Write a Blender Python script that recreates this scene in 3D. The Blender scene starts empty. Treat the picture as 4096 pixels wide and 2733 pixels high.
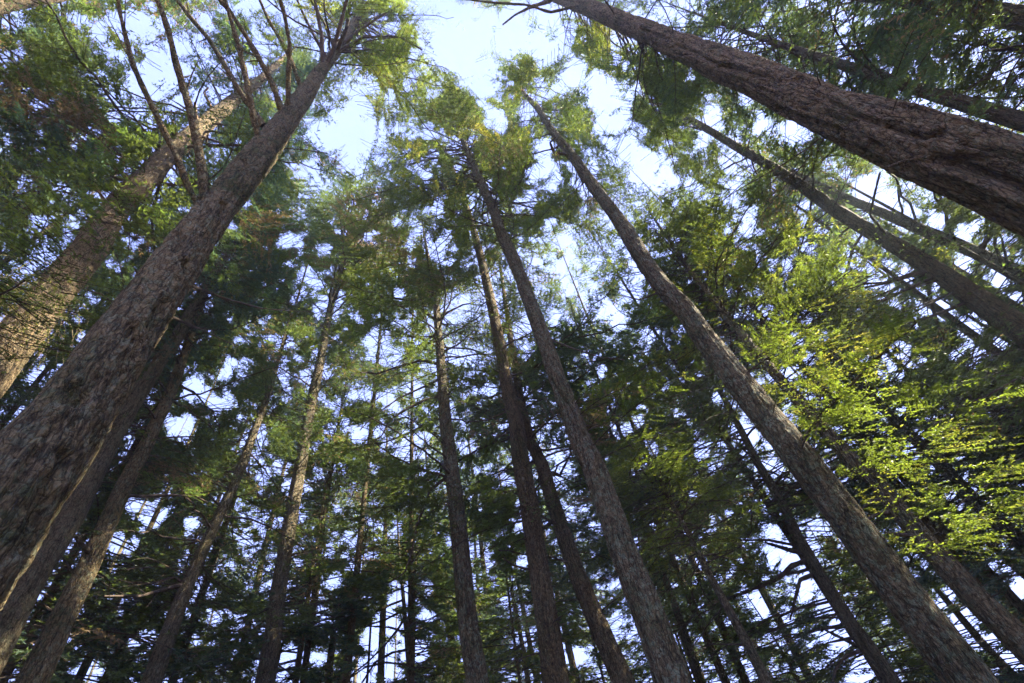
import bpy, math, random
import numpy as np
from mathutils import Matrix, Vector
R_ = math.radians
C = bpy.context.scene.collection
rng = np.random.default_rng(11)

# ------------------------------------------------------------------ camera
# 17 mm lens looking steeply up between the trunks; photo coordinates are 4096 x 2733
FPX = 4096*17/36; CX, CY = 2048.0, 1366.5
EYE = np.array([0.0, 0.0, 1.6])
zc = np.array([(1656-CX)/FPX, (CY+261)/FPX, -1.0]); zc /= np.linalg.norm(zc)
_Fz = -zc[2]; FW = np.array([0, math.sqrt(1-_Fz*_Fz), _Fz])
_Ry = -zc[0]*_Fz/FW[1]; RT = np.array([math.sqrt(1-_Ry*_Ry-zc[0]**2), _Ry, zc[0]]); UP = np.cross(RT, FW)
cam_d = bpy.data.cameras.new('camera'); cam = bpy.data.objects.new('camera', cam_d); C.objects.link(cam)
cam_d.lens = 17; cam_d.sensor_width = 36; cam_d.clip_end = 2000; cam_d.clip_start = 0.05
M = Matrix(((RT[0], UP[0], -FW[0], EYE[0]), (RT[1], UP[1], -FW[1], EYE[1]), (RT[2], UP[2], -FW[2], EYE[2]), (0, 0, 0, 1)))
cam.matrix_world = M
bpy.context.scene.camera = cam

# ------------------------------------------------------------------ sky, sun, exposure
SUN_AZ, SUN_EL = 84.0, 40.0          # azimuth clockwise from +Y, elevation
sd = np.array([math.sin(R_(SUN_AZ))*math.cos(R_(SUN_EL)), math.cos(R_(SUN_AZ))*math.cos(R_(SUN_EL)), math.sin(R_(SUN_EL))])
W = bpy.data.worlds.new('World'); bpy.context.scene.world = W; W.use_nodes = True
nt = W.node_tree; nt.nodes.clear()
sky = nt.nodes.new('ShaderNodeTexSky'); sky.sky_type = 'NISHITA'; sky.sun_disc = False
sky.sun_elevation = R_(SUN_EL); sky.sun_rotation = R_(SUN_AZ)
sky.air_density = 1.0; sky.dust_density = 0.3; sky.ozone_density = 2.0; sky.altitude = 2200
bg = nt.nodes.new('ShaderNodeBackground'); bg.inputs['Strength'].default_value = 0.15
wo = nt.nodes.new('ShaderNodeOutputWorld')
tint = nt.nodes.new('ShaderNodeMix'); tint.data_type = 'RGBA'; tint.blend_type = 'MULTIPLY'; tint.inputs[0].default_value = 1.0
tint.inputs[7].default_value = (0.47, 0.535, 1.12, 1)
gm = nt.nodes.new('ShaderNodeGamma'); gm.inputs[1].default_value = 0.2      # evens out zenith and horizon
nt.links.new(sky.outputs[0], gm.inputs[0]); nt.links.new(gm.outputs[0], tint.inputs[6]); nt.links.new(tint.outputs[2], bg.inputs[0]); nt.links.new(bg.outputs[0], wo.inputs[0])
sl = bpy.data.lights.new('sun', 'SUN'); sl.energy = 3.4; sl.angle = R_(0.5); sl.color = (1.0, 0.90, 0.74)
so = bpy.data.objects.new('sun', sl); C.objects.link(so); so.location = tuple(sd*80)
so.rotation_euler = Vector(sd).to_track_quat('Z', 'Y').to_euler()
sc = bpy.context.scene
sc.view_settings.view_transform = 'Standard'; sc.view_settings.look = 'None'
sc.view_settings.gamma = 1; sc.view_settings.use_curve_mapping = False
sc.view_settings.exposure = 3.5
sc.render.engine = 'CYCLES'
sc.cycles.max_bounces = 9; sc.cycles.diffuse_bounces = 6; sc.cycles.transmission_bounces = 6; sc.cycles.glossy_bounces = 2
sc.cycles.use_denoising = True; sc.cycles.denoiser = 'OPENIMAGEDENOISE'; sc.cycles.denoising_input_passes = 'RGB_ALBEDO_NORMAL'; sc.cycles.denoising_prefilter = 'ACCURATE'; sc.cycles.use_adaptive_sampling = True; sc.cycles.adaptive_threshold = 0.02
sc.cycles.sample_clamp_indirect = 8; sc.cycles.volume_bounces = 1
sc.cycles.debug_use_spatial_splits = False

# ------------------------------------------------------------------ pixel <-> world
def rays(px, py):
    px = np.asarray(px, float); py = np.asarray(py, float)
    d = RT*((px-CX)/FPX)[..., None] + UP*((CY-py)/FPX)[..., None] + FW
    return d/np.linalg.norm(d, axis=-1, keepdims=True)
def project(P):
    q = np.asarray(P, float)-EYE; z = q@FW; zz = np.where(z > 0.05, z, 0.05)
    return CX+FPX*(q@RT)/zz, CY-FPX*(q@UP)/zz, z
def smooth(a, k):
    if k < 2: return a
    pad = np.pad(a, ((k, k),)+((0, 0),)*(a.ndim-1), mode='edge'); out = np.zeros_like(a)
    w = 0
    for i in range(-k, k+1):
        c = k+1-abs(i); out += c*pad[k+i:k+i+len(a)]; w += c
    return out/w

# ------------------------------------------------------------------ numpy value noise
def _hash(ix, iy, iz, seed):
    h = (ix.astype(np.int64)*374761393 + iy.astype(np.int64)*668265263 + iz.astype(np.int64)*2147483647 + seed*1274126177) & 0xFFFFFFFF
    h = ((h ^ (h >> 13))*1274126177) & 0xFFFFFFFF
    h = ((h ^ (h >> 16))*2246822519) & 0xFFFFFFFF
    return ((h ^ (h >> 15)) & 0xFFFFFF)/float(0xFFFFFF)
def noise(x, y, z, seed=0):
    x, y, z = np.broadcast_arrays(x, y, z)
    ix, iy, iz = np.floor(x), np.floor(y), np.floor(z); fx, fy, fz = x-ix, y-iy, z-iz
    fx, fy, fz = [f*f*(3-2*f) for f in (fx, fy, fz)]
    r = 0
    for a in (0, 1):
        for b in (0, 1):
            for c in (0, 1):
                w = (fx if a else 1-fx)*(fy if b else 1-fy)*(fz if c else 1-fz)
                r = r+w*_hash(ix+a, iy+b, iz+c, seed)
    return r

# ------------------------------------------------------------------ materials
def nn(t, kind, **kw):
    n = t.nodes.new(kind)
    for k, v in kw.items():
        if k in n.inputs: n.inputs[k].default_value = v
        else: setattr(n, k, v)
    return n
def ramp(t, fac, stops):
    r = t.nodes.new('ShaderNodeValToRGB'); e = r.color_ramp.elements
    while len(e) < len(stops): e.new(0.5)
    for el, (p, c) in zip(e, stops): el.position = p; el.color = (*c, 1)
    t.links.new(fac, r.inputs[0]); return r.outputs[0]
def mix(t, fac, a, b, mode='MIX'):
    m = t.nodes.new('ShaderNodeMix'); m.data_type = 'RGBA'; m.blend_type = mode
    for s, v in ((m.inputs[0], fac), (m.inputs[6], a), (m.inputs[7], b)):
        if hasattr(v, 'is_linked') or hasattr(v, 'links'): t.links.new(v, s)
        elif isinstance(v, tuple): s.default_value = (*v, 1)
        else: s.default_value = v
    return m.outputs[2]
def bark_mat(name, dark, mid, light, moss=0.3, lichen=0.4, scale=1.0, plate=1.0, red=0.12):
    m = bpy.data.materials.new(name); m.use_nodes = True; t = m.node_tree; t.nodes.clear()
    out = nn(t, 'ShaderNodeOutputMaterial'); bs = nn(t, 'ShaderNodeBsdfPrincipled', Roughness=0.9)
    bs.inputs['Specular IOR Level'].default_value = 0.2
    L = t.links.new
    tc = nn(t, 'ShaderNodeTexCoord')
    mp = nn(t, 'ShaderNodeMapping'); mp.inputs['Scale'].default_value = (scale, scale, scale*0.16); L(tc.outputs['Object'], mp.inputs[0])
    w = nn(t, 'ShaderNodeTexNoise', Scale=3.0, Detail=3.0); L(mp.outputs[0], w.inputs['Vector'])
    wv = nn(t, 'ShaderNodeVectorMath', operation='MULTIPLY_ADD'); L(w.outputs['Color'], wv.inputs[0]); wv.inputs[1].default_value = (.30, .30, .12); L(mp.outputs[0], wv.inputs[2])
    mq = nn(t, 'ShaderNodeMapping'); mq.inputs['Scale'].default_value = (scale, scale, scale*0.42); L(tc.outputs['Object'], mq.inputs[0])
    wq = nn(t, 'ShaderNodeTexNoise', Scale=9.0, Detail=4.0); L(mq.outputs[0], wq.inputs['Vector'])
    wz = nn(t, 'ShaderNodeVectorMath', operation='MULTIPLY_ADD'); L(wq.outputs['Color'], wz.inputs[0]); wz.inputs[1].default_value = (.16, .16, .16); L(mq.outputs[0], wz.inputs[2])
    v = nn(t, 'ShaderNodeTexVoronoi', Scale=19.0, feature='DISTANCE_TO_EDGE'); L(wz.outputs[0], v.inputs['Vector'])
    v2 = nn(t, 'ShaderNodeTexVoronoi', Scale=44.0, feature='DISTANCE_TO_EDGE'); L(wz.outputs[0], v2.inputs['Vector'])
    n1 = nn(t, 'ShaderNodeTexNoise', Scale=24.0, Detail=8.0, Roughness=0.75); L(wz.outputs[0], n1.inputs['Vector'])
    n2 = nn(t, 'ShaderNodeTexNoise', Scale=2.2, Detail=5.0, Roughness=0.6); L(tc.outputs['Object'], n2.inputs['Vector'])
    n3 = nn(t, 'ShaderNodeTexNoise', Scale=11.0, Detail=6.0, Roughness=0.75); L(tc.outputs['Object'], n3.inputs['Vector'])
    n4 = nn(t, 'ShaderNodeTexNoise', Scale=0.9, Detail=4.0, Roughness=0.6); L(tc.outputs['Object'], n4.inputs['Vector'])
    crack = nn(t, 'ShaderNodeMapRange', **{'From Min': 0.0, 'From Max': 0.16, 'To Min': 0.0, 'To Max': 1.0}); L(v.outputs['Distance'], crack.inputs[0])
    fn = nn(t, 'ShaderNodeTexNoise', Scale=7.5, Detail=5.0, Roughness=0.55); L(wv.outputs[0], fn.inputs['Vector'])
    fr = nn(t, 'ShaderNodeMath', operation='SUBTRACT'); L(fn.outputs['Fac'], fr.inputs[0]); fr.inputs[1].default_value = 0.5
    fa = nn(t, 'ShaderNodeMath', operation='ABSOLUTE'); L(fr.outputs[0], fa.inputs[0])
    fu = nn(t, 'ShaderNodeMapRange', **{'From Min': 0.0, 'From Max': 0.07, 'To Min': 0.0, 'To Max': 1.0}); L(fa.outputs[0], fu.inputs[0])
    fc = nn(t, 'ShaderNodeMapRange', **{'From Min': 0.0, 'From Max': 0.035, 'To Min': 0.35, 'To Max': 1.0}); L(fa.outputs[0], fc.inputs[0])
    n9 = nn(t, 'ShaderNodeTexNoise', Scale=60.0, Detail=6.0, Roughness=0.8); L(tc.outputs['Object'], n9.inputs['Vector'])
    col = ramp(t, n1.outputs['Fac'], [(0.3, dark), (0.48, mid), (0.68, light)])
    col = mix(t, ramp(t, n2.outputs['Fac'], [(0.42, (0, 0, 0)), (0.62, (red, red, red))]), col, (0.23, 0.145, 0.085))
    lm = nn(t, 'ShaderNodeMath', operation='MULTIPLY'); L(ramp(t, n3.outputs['Fac'], [(0.51, (0, 0, 0)), (0.56, (1, 1, 1))]), lm.inputs[0]); lm.inputs[1].default_value = lichen
    col = mix(t, lm.outputs[0], col, (0.27, 0.30, 0.19))
    ms = nn(t, 'ShaderNodeMath', operation='MULTIPLY'); L(ramp(t, n4.outputs['Fac'], [(0.50, (0, 0, 0)), (0.62, (1, 1, 1))]), ms.inputs[0])
    L(ramp(t, n3.outputs['Fac'], [(0.35, (0, 0, 0)), (0.55, (1, 1, 1))]), ms.inputs[1])
    mz = nn(t, 'ShaderNodeMath', operation='MULTIPLY'); L(ms.outputs[0], mz.inputs[0]); mz.inputs[1].default_value = moss
    col = mix(t, mz.outputs[0], col, (0.065, 0.085, 0.018))
    ck = nn(t, 'ShaderNodeMapRange', **{'From Min': 0.0, 'From Max': 0.12, 'To Min': 0.42, 'To Max': 1.0}); L(v.outputs['Distance'], ck.inputs[0])
    col = mix(t, 1.0, col, ck.outputs[0], 'MULTIPLY')
    col = mix(t, 1.0, col, fc.outputs[0], 'MULTIPLY')
    col = mix(t, 0.7, col, ramp(t, n9.outputs['Fac'], [(0.35, (.45, .45, .45)), (0.6, (1.15, 1.12, 1.08))]), 'MULTIPLY')
    L(col, bs.inputs['Base Color'])
    hm = nn(t, 'ShaderNodeMath', operation='MULTIPLY_ADD'); L(n9.outputs['Fac'], hm.inputs[0]); hm.inputs[1].default_value = 0.35; L(n1.outputs['Fac'], hm.inputs[2])
    hn = nn(t, 'ShaderNodeMath', operation='MULTIPLY_ADD'); L(fu.outputs[0], hn.inputs[0]); hn.inputs[1].default_value = 0.7*plate; L(hm.outputs[0], hn.inputs[2])
    h = nn(t, 'ShaderNodeMath', operation='MULTIPLY_ADD'); L(crack.outputs[0], h.inputs[0]); h.inputs[1].default_value = 0.6*plate; L(hn.outputs[0], h.inputs[2])
    h2 = nn(t, 'ShaderNodeMath', operation='MULTIPLY_ADD'); L(v2.outputs['Distance'], h2.inputs[0]); h2.inputs[1].default_value = 0.8*plate; L(h.outputs[0], h2.inputs[2])
    b = nn(t, 'ShaderNodeBump', Strength=1.0, Distance=0.045); L(h2.outputs[0], b.inputs['Height']); L(b.outputs[0], bs.inputs['Normal'])
    L(bs.outputs[0], out.inputs[0]); return m
def leaf_mat(name, c0, c1, c2, tr=0.55, warm=(1.5, 1.5, 0.6)):
    m = bpy.data.materials.new(name); m.use_nodes = True; t = m.node_tree; t.nodes.clear(); L = t.links.new
    out = nn(t, 'ShaderNodeOutputMaterial'); tc = nn(t, 'ShaderNodeTexCoord')
    n1 = nn(t, 'ShaderNodeTexNoise', Scale=0.55, Detail=2.0); L(tc.outputs['Object'], n1.inputs['Vector'])
    n2 = nn(t, 'ShaderNodeTexNoise', Scale=9.0, Detail=2.0); L(tc.outputs['Object'], n2.inputs['Vector'])
    a = nn(t, 'ShaderNodeMath', operation='MULTIPLY_ADD'); L(n2.outputs['Fac'], a.inputs[0]); a.inputs[1].default_value = 0.5
    s = nn(t, 'ShaderNodeMath', operation='MULTIPLY_ADD'); L(n1.outputs['Fac'], s.inputs[0]); s.inputs[1].default_value = 0.9; s.inputs[2].default_value = -0.2; L(s.outputs[0], a.inputs[2])
    col = ramp(t, a.outputs[0], [(0.3, c0), (0.5, c1), (0.72, c2)])
    d = nn(t, 'ShaderNodeBsdfPrincipled', Roughness=0.5); L(col, d.inputs['Base Color']); d.inputs['Specular IOR Level'].default_value = 0.35
    tl = nn(t, 'ShaderNodeBsdfTranslucent'); L(mix(t, 1.0, col, warm, 'MULTIPLY'), tl.inputs['Color'])
    mx = nn(t, 'ShaderNodeMixShader'); mx.inputs[0].default_value = tr; L(d.outputs[0], mx.inputs[1]); L(tl.outputs[0], mx.inputs[2])
    L(mx.outputs[0], out.inputs[0]); return m
def simple_mat(name, c0, c1, sc_=6.0):
    m = bpy.data.materials.new(name); m.use_nodes = True; t = m.node_tree; bs = t.nodes['Principled BSDF']; bs.inputs['Roughness'].default_value = 0.9
    bs.inputs['Specular IOR Level'].default_value = 0.2
    tc = nn(t, 'ShaderNodeTexCoord'); n = nn(t, 'ShaderNodeTexNoise', Scale=sc_, Detail=6.0, Roughness=0.7); t.links.new(tc.outputs['Object'], n.inputs['Vector'])
    t.links.new(ramp(t, n.outputs['Fac'], [(0.35, c0), (0.65, c1)]), bs.inputs['Base Color'])
    b = nn(t, 'ShaderNodeBump', Strength=0.6, Distance=0.01); t.links.new(n.outputs['Fac'], b.inputs['Height']); t.links.new(b.outputs[0], bs.inputs['Normal'])
    return m
BARK = {
 'mossy': bark_mat('mossy_fissured_bark', (0.063, 0.046, 0.024), (0.233, 0.170, 0.083), (0.467, 0.366, 0.189), moss=0.8, lichen=0.6, scale=1.0, plate=0.9, red=0.15),
 'red': bark_mat('reddish_grey_bark', (0.068, 0.046, 0.024), (0.261, 0.175, 0.087), (0.481, 0.361, 0.186), moss=0.55, lichen=0.4, scale=0.75, plate=1.0, red=0.25),
 'lichen': bark_mat('lichen_spotted_bark', (0.063, 0.046, 0.024), (0.192, 0.142, 0.074), (0.371, 0.300, 0.168), moss=0.5, lichen=0.85, scale=1.0, plate=0.9),
 'brown': bark_mat('brown_scaly_bark', (0.063, 0.040, 0.018), (0.192, 0.136, 0.065), (0.344, 0.252, 0.120), moss=0.6, lichen=0.25, scale=1.3, plate=1.2, red=0.2),
 'tan': bark_mat('pale_pinkish_bark', (0.108, 0.075, 0.040), (0.269, 0.197, 0.108), (0.430, 0.340, 0.194), moss=0.25, lichen=0.25, scale=1.2, plate=0.8, red=0.25),
 'grey': bark_mat('grey_brown_bark', (0.068, 0.055, 0.032), (0.179, 0.142, 0.082), (0.329, 0.271, 0.161), moss=0.3, lichen=0.35, scale=1.4, plate=0.7),
}
TWIG = simple_mat('twig_bark', (0.035, 0.026, 0.02), (0.12, 0.09, 0.065), 9.0)
DRYTWIG = simple_mat('dry_twig', (0.16, 0.11, 0.065), (0.34, 0.25, 0.16), 9.0)
LEAF = {
 'dark': leaf_mat('shaded_hemlock_needles', (0.039, 0.066, 0.057), (0.073, 0.117, 0.077), (0.142, 0.179, 0.104), 0.45),  # bluish shade tone put into the needle colour
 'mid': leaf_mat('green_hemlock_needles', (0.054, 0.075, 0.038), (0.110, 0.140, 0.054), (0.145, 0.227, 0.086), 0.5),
 'bright': leaf_mat('sunlit_hemlock_needles', (0.085, 0.108, 0.029), (0.132, 0.184, 0.045), (0.240, 0.216, 0.078), 0.55),  # sunlit yellow green put into the needle colour
 'teal': leaf_mat('shade_blue_needles', (0.039, 0.075, 0.088), (0.073, 0.128, 0.130), (0.142, 0.196, 0.159), 0.45),  # blue of shaded foliage put into the needle colour
 'dry': leaf_mat('dry_brown_needles', (0.108, 0.078, 0.045), (0.240, 0.184, 0.107), (0.384, 0.245, 0.154), 0.4, (1.2, 1.1, 0.8)),
}

FILL_HAZE = 0.0015; LEAFK = 0.80; THIN0 = 0.497; NK = 2.75; LK = 1.25; DK = 3.3   # crown density
# ------------------------------------------------------------------ mesh helpers
def mesh_obj(name, V, F4=None, F3=None, mats=(), mi=None, parent=None, shade=False):
    """V (n,3); F4 (m,4) and F3 (k,3) index arrays, quads first; mi = material index per face"""
    me = bpy.data.meshes.new(name)
    V = np.ascontiguousarray(V, np.float32)
    F4 = np.zeros((0, 4), np.int32) if F4 is None else np.asarray(F4, np.int32)
    F3 = np.zeros((0, 3), np.int32) if F3 is None else np.asarray(F3, np.int32)
    nf = len(F4)+len(F3)
    me.vertices.add(len(V)); me.vertices.foreach_set('co', V.ravel())
    me.loops.add(F4.size+F3.size); me.loops.foreach_set('vertex_index', np.concatenate([F4.ravel(), F3.ravel()]).astype(np.int32))
    st = np.concatenate([np.arange(len(F4))*4, F4.size+np.arange(len(F3))*3]).astype(np.int32)
    me.polygons.add(nf); me.polygons.foreach_set('loop_start', st)
    for m in mats: me.materials.append(m)
    if mi is not None: me.polygons.foreach_set('material_index', np.asarray(mi, np.int32))
    me.polygons.foreach_set('use_smooth', np.full(nf, shade))
    me.update(calc_edges=True)
    o = bpy.data.objects.new(name, me); C.objects.link(o)
    if parent is not None: o.parent = parent
    return o
def tube(P, r, sides=6, phase=0.0):
    """closed-end tube along points P with radii r -> verts, quads"""
    P = np.asarray(P, float); n = len(P); T = np.gradient(P, axis=0); T /= np.linalg.norm(T, axis=1, keepdims=True)+1e-9
    ref = np.array([0, 0, 1.0]) if abs(T[0][2]) < 0.9 else np.array([1.0, 0, 0])
    A = np.cross(T, ref); A /= np.linalg.norm(A, axis=1, keepdims=True)+1e-9; B = np.cross(T, A)
    th = np.arange(sides)/sides*2*math.pi+phase
    V = P[:, None, :]+np.asarray(r)[:, None, None]*(np.cos(th)[None, :, None]*A[:, None, :]+np.sin(th)[None, :, None]*B[:, None, :])
    i = np.arange(n-1)[:, None]*sides; j = np.arange(sides)[None, :]; k = (j+1) % sides
    F = np.stack([i+j, i+k, i+sides+k, i+sides+j], -1).reshape(-1, 4)
    return V.reshape(-1, 3), F
class Soup:
    def __init__(s): s.V = []; s.Q = []; s.T = []; s.mq = []; s.mt = []; s.n = 0
    def quads(s, V, Q, m):
        s.V.append(V); s.Q.append(Q+s.n); s.mq.append(np.full(len(Q), m)); s.n += len(V)
    def tris(s, V, T, m):
        s.V.append(V); s.T.append(T+s.n); s.mt.append(np.full(len(T), m) if np.isscalar(m) else m); s.n += len(V)
    def build(s, name, mats, parent=None, shade=False, origin=None):
        if not s.V: return None
        V = np.concatenate(s.V)
        if origin is not None: V = V-origin
        Q = np.concatenate(s.Q) if s.Q else None; T = np.concatenate(s.T) if s.T else None
        return mesh_obj(name, V, Q, T, mats, np.concatenate(s.mq+s.mt), parent, shade)
def tree_root(kind, label, loc, cat='tree', group=None):
    o = bpy.data.objects.new(kind, None); C.objects.link(o); o.location = tuple(loc); o.empty_display_size = 0.5
    o['label'] = label; o['category'] = cat
    if group: o['group'] = group
    return o
def ground_z(x, y):
    return 0.5*(noise(np.asarray(x)/9.0, np.asarray(y)/9.0, 0.0, 5)-0.5)+0.12*(noise(np.asarray(x)/1.7, np.asarray(y)/1.7, 0.0, 6)-0.5)

# ------------------------------------------------------------------ the surveyed trunks
# per tree: horizontal distance from the camera, then (photo x, photo y, apparent width) up the stem
TR={
'T1':(4.6,[(-160,2220,520),(0,2010,450),(160,1810,390),(302,1632,320),(443,1430,284),(590,1230,234),(712,1055,205),(758,977,185),(901,795,149),(1029,637,135),(1130,507,110),(1222,373,82),(1290,276,56),(1350,200,44),(1400,120,33),(1440,30,22)]),
'T2':(9.4,[(-80,1530,205),(20,1400,190),(120,1290,175),(250,1120,160),(370,990,148),(410,905,138),(490,805,120),(590,715,105),(655,635,97),(760,550,85),(845,475,75),(950,390,55),(1040,320,40),(1150,220,20)]),
'T3':(13.3,[(-100,28,115),(0,10,100),(150,-15,85),(300,-40,70),(500,-80,45),(700,-115,20)]),
'T4':(7.1,[(4300,850,400),(4060,730,365),(3870,650,340),(3700,590,312),(3500,505,265),(3320,450,205),(3163,375,190),(3006,298,170),(2842,235,145),(2725,190,120),(2640,150,110),(2497,92,90),(2350,30,76),(2250,-10,65),(2100,-60,40),(1950,-120,18)]),
'T5':(16,[(4096,75,115),(3860,35,95),(3600,-5,85),(3300,-50,70),(3000,-95,50),(2700,-130,25)]),
'T6':(15.4,[(4250,1430,130),(4080,1315,115),(3950,1225,105),(3810,1125,90),(3700,1055,82),(3590,985,72),(3470,920,64),(3340,840,60),(3214,750,52),(3083,665,45),(2950,590,38),(2800,500,32),(2700,445,24),(2600,405,12)]),
'T7':(20.5,[(4096,1103,66),(3947,1031,62),(3828,977,58),(3679,917,52),(3530,852,45),(3381,792,38),(3232,721,30),(3000,600,15)]),
'T8':(8.5,[(4000,2890,205),(3858,2697,190),(3738,2554,180),(3590,2351,165),(3441,2149,150),(3292,1952,140),(3155,1780,130),(3053,1657,122),(2934,1502,110),(2815,1353,95),(2738,1234,86),(2661,1162,80),(2577,1049,70),(2500,917,64),(2440,834,56),(2363,733,48),(2303,643,42),(2244,566,36),(2196,506,30),(2148,429,26),(2095,375,18),(2065,300,10)]),
'T9':(8.7,[(2730,2850,160),(2678,2685,150),(2619,2518,140),(2553,2357,130),(2488,2190,116),(2422,2000,106),(2363,1833,98),(2333,1794,92),(2291,1674,84),(2232,1520,75),(2184,1377,66),(2124,1222,58),(2065,1061,51),(2005,936,46),(1975,846,42),(1916,715,34),(1874,614,27),(1838,530,18),(1800,430,9)]),
'T10':(11.4,[(2235,2820,108),(2214,2667,100),(2190,2488,90),(2166,2339,84),(2142,2184,78),(2118,2023,74),(2083,1851,68),(2065,1692,58),(2035,1573,54),(2017,1490,48),(1999,1377,44),(1975,1257,41),(1952,1156,36),(1928,1049,31),(1898,936,27),(1856,792,19),(1820,697,12),(1790,620,6)]),
'T11':(12.2,[(1925,2830,100),(1898,2667,92),(1874,2506,84),(1856,2339,78),(1838,2160,72),(1821,1982,64),(1800,1833,58),(1794,1782,56),(1779,1663,49),(1770,1526,43),(1761,1406,36),(1749,1287,31),(1743,1198,24),(1719,1067,16),(1695,930,7)]),
'T12':(16.6,[(1040,2850,85),(1066,2697,78),(1090,2565,72),(1108,2399,65),(1138,2220,60),(1168,2041,56),(1203,1863,51),(1227,1704,47),(1251,1585,43),(1281,1448,37),(1305,1317,30),(1328,1198,25),(1364,1091,20),(1390,960,12),(1412,840,6)]),
'T13':(15.5,[(560,2850,90),(614,2714,82),(643,2625,76),(691,2494,67),(745,2351,59),(804,2220,52),(858,2101,47),(929,1958,43),(965,1863,39),(1025,1704,31),(1072,1585,25),(1110,1450,16),(1150,1300,7)]),
'T14':(13.5,[(80,2830,130),(149,2685,120),(214,2554,108),(280,2411,97),(346,2280,88),(411,2137,81),(471,2000,75),(536,1863,67),(572,1811,62),(625,1692,55),(679,1585,50),(709,1496,46),(745,1400,38),(790,1270,28),(850,1100,14)]),
'T15':(12.8,[(-100,2740,145),(-55,2655,140),(35,2480,130),(125,2305,120),(205,2190,112),(285,2073,106),(370,1895,98),(420,1796,90),(480,1692,82),(540,1597,72),(600,1508,64),(643,1436,60),(697,1371,56),(740,1290,50),(830,1130,38),(960,950,25),(1080,760,12)]),
'T16':(12.5,[(2540,2830,100),(2476,2685,92),(2416,2554,84),(2357,2417,77),(2297,2268,69),(2250,2125,63),(2202,1982,58),(2166,1851,54),(2118,1764,48),(2083,1615,38),(2065,1496,31),(2045,1380,24),(2020,1200,16),(1990,1000,8)]),
'T17':(11.8,[(3090,2790,48),(3030,2649,42),(2958,2518,36),(2893,2399,32),(2833,2291,28),(2773,2172,23),(2720,2071,19),(2650,1950,14),(2613,1860,8)]),
'T18':(15.4,[(3620,2830,84),(3542,2697,76),(3482,2607,70),(3405,2506,63),(3322,2369,57),(3232,2220,51),(3184,2137,46),(3113,1982,40),(3030,1850,34),(2900,1600,22),(2780,1400,9)]),
'T19':(12.8,[(4220,2700,140),(4096,2577,132),(4007,2494,124),(3917,2411,114),(3798,2280,101),(3697,2160,90),(3590,2041,79),(3500,1922,71),(3411,1851,66),(3143,1543,49),(3024,1406,41),(2952,1317,35),(2893,1246,29),(2756,1079,20),(2620,880,8)]),
'T20':(17.5,[(4200,2270,85),(4078,2160,76),(4007,2101,72),(3917,2029,65),(3756,1851,55),(3600,1700,45),(3400,1500,33),(3200,1300,20),(3000,1080,8)]),
'T21':(27,[(4096,2297,36),(4007,2220,31),(3929,2143,27),(3700,1930,18),(3500,1730,9)]),
'T22':(26,[(4120,2780,42),(4048,2697,38),(3965,2613,34),(3858,2488,29),(3700,2300,20),(3500,2060,10)]),
'T23':(19,[(1648,2800,28),(1642,2714,26),(1624,2518,20),(1612,2375,15),(1600,2250,11),(1590,2100,6)]),
'T24':(21,[(1310,2800,34),(1316,2697,31),(1326,2600,28),(1334,2545,26)]),
'T25':(22,[(1840,2780,34),(1827,2655,31),(1791,2488,27),(1767,2309,23),(1737,2137,19),(1715,1950,13),(1700,1780,6)]),
'T26':(22,[(400,2760,38),(453,2655,34),(518,2518,28),(566,2417,23),(640,2250,16),(720,2060,8)]),
'T27':(18,[(2850,2850,40),(2800,2733,37),(2720,2480,30),(2600,2150,23),(2530,1970,20),(2482,1821,16),(2440,1722,13),(2380,1580,6)]),
'T29':(24,[(2120,2780,22),(2095,2607,19),(2053,2399,15),(2030,2250,10),(2010,2100,5)]),
}


# ------------------------------------------------------------------ ground
def build_ground():
    a = np.concatenate([-np.geomspace(400, 12, 26), np.linspace(-11, 11, 61), np.geomspace(12, 400, 26)])
    X, Y = np.meshgrid(a, a); Z = ground_z(X, Y); n = len(a)
    V = np.stack([X, Y, Z], -1).reshape(-1, 3); i = np.arange(n-1)[:, None]*n+np.arange(n-1)[None]; i = i.ravel()
    m = simple_mat('forest_floor', (0.05, 0.035, 0.02), (0.15, 0.105, 0.06), 3.0)
    o = mesh_obj('ground', V, np.stack([i, i+1, i+n+1, i+n], 1), None, [m], None, None, True); o['kind'] = 'structure'
build_ground()

# ------------------------------------------------------------------ stems
STEM = {}
def stem_points(key):
    D, pts = TR[key]
    P = np.array(pts, float); d = rays(P[:, 0], P[:, 1])
    h = np.array([d[0][0], d[0][1], 0]); h /= np.linalg.norm(h); u = np.array([h[1], -h[0], 0])
    W3 = EYE+d*(D/(d@h))[:, None]
    e = 0.05
    ax, ay, _ = project(W3); bx, by, _ = project(W3+u*e); zx, zy, _ = project(W3+np.array([0, 0, e]))
    tx, ty = zx-ax, zy-ay; tl = np.hypot(tx, ty); k = np.abs((bx-ax)*ty-(by-ay)*tx)/tl/e
    r = P[:, 2]/2/k
    return W3, r, h, u
for k in TR:
    W3, r, h, u = stem_points(k)
    s = (W3[min(3, len(W3)-1)]-W3[0]); s = s/s[2]
    base = W3[0]-s*(W3[0][2]); base[2] = float(ground_z(base[0], base[1]))
    nb = max(2, int((W3[0][2]-base[2])/1.2)); f = np.linspace(0, 1, nb, endpoint=False)[:, None]
    low = base+(W3[0]-base)*f; rl = r[0]*(1.06-0.06*f[:, 0])
    A = np.concatenate([low, W3]); rr = np.concatenate([rl, r])
    if k != 'T24':
        e = (A[-1]-A[-2]); e = e/e[2]; top = max(1.5, r[-1]*30)
        A = np.concatenate([A, A[-1:]+np.array([[e[0]*.5, e[1]*.5, 1]])*top]); rr = np.concatenate([rr, [0.008]])
    STEM[k] = dict(A=A, r=rr, base=base, h=h, u=u, D=TR[k][0], top=A[-1][2])
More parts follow.
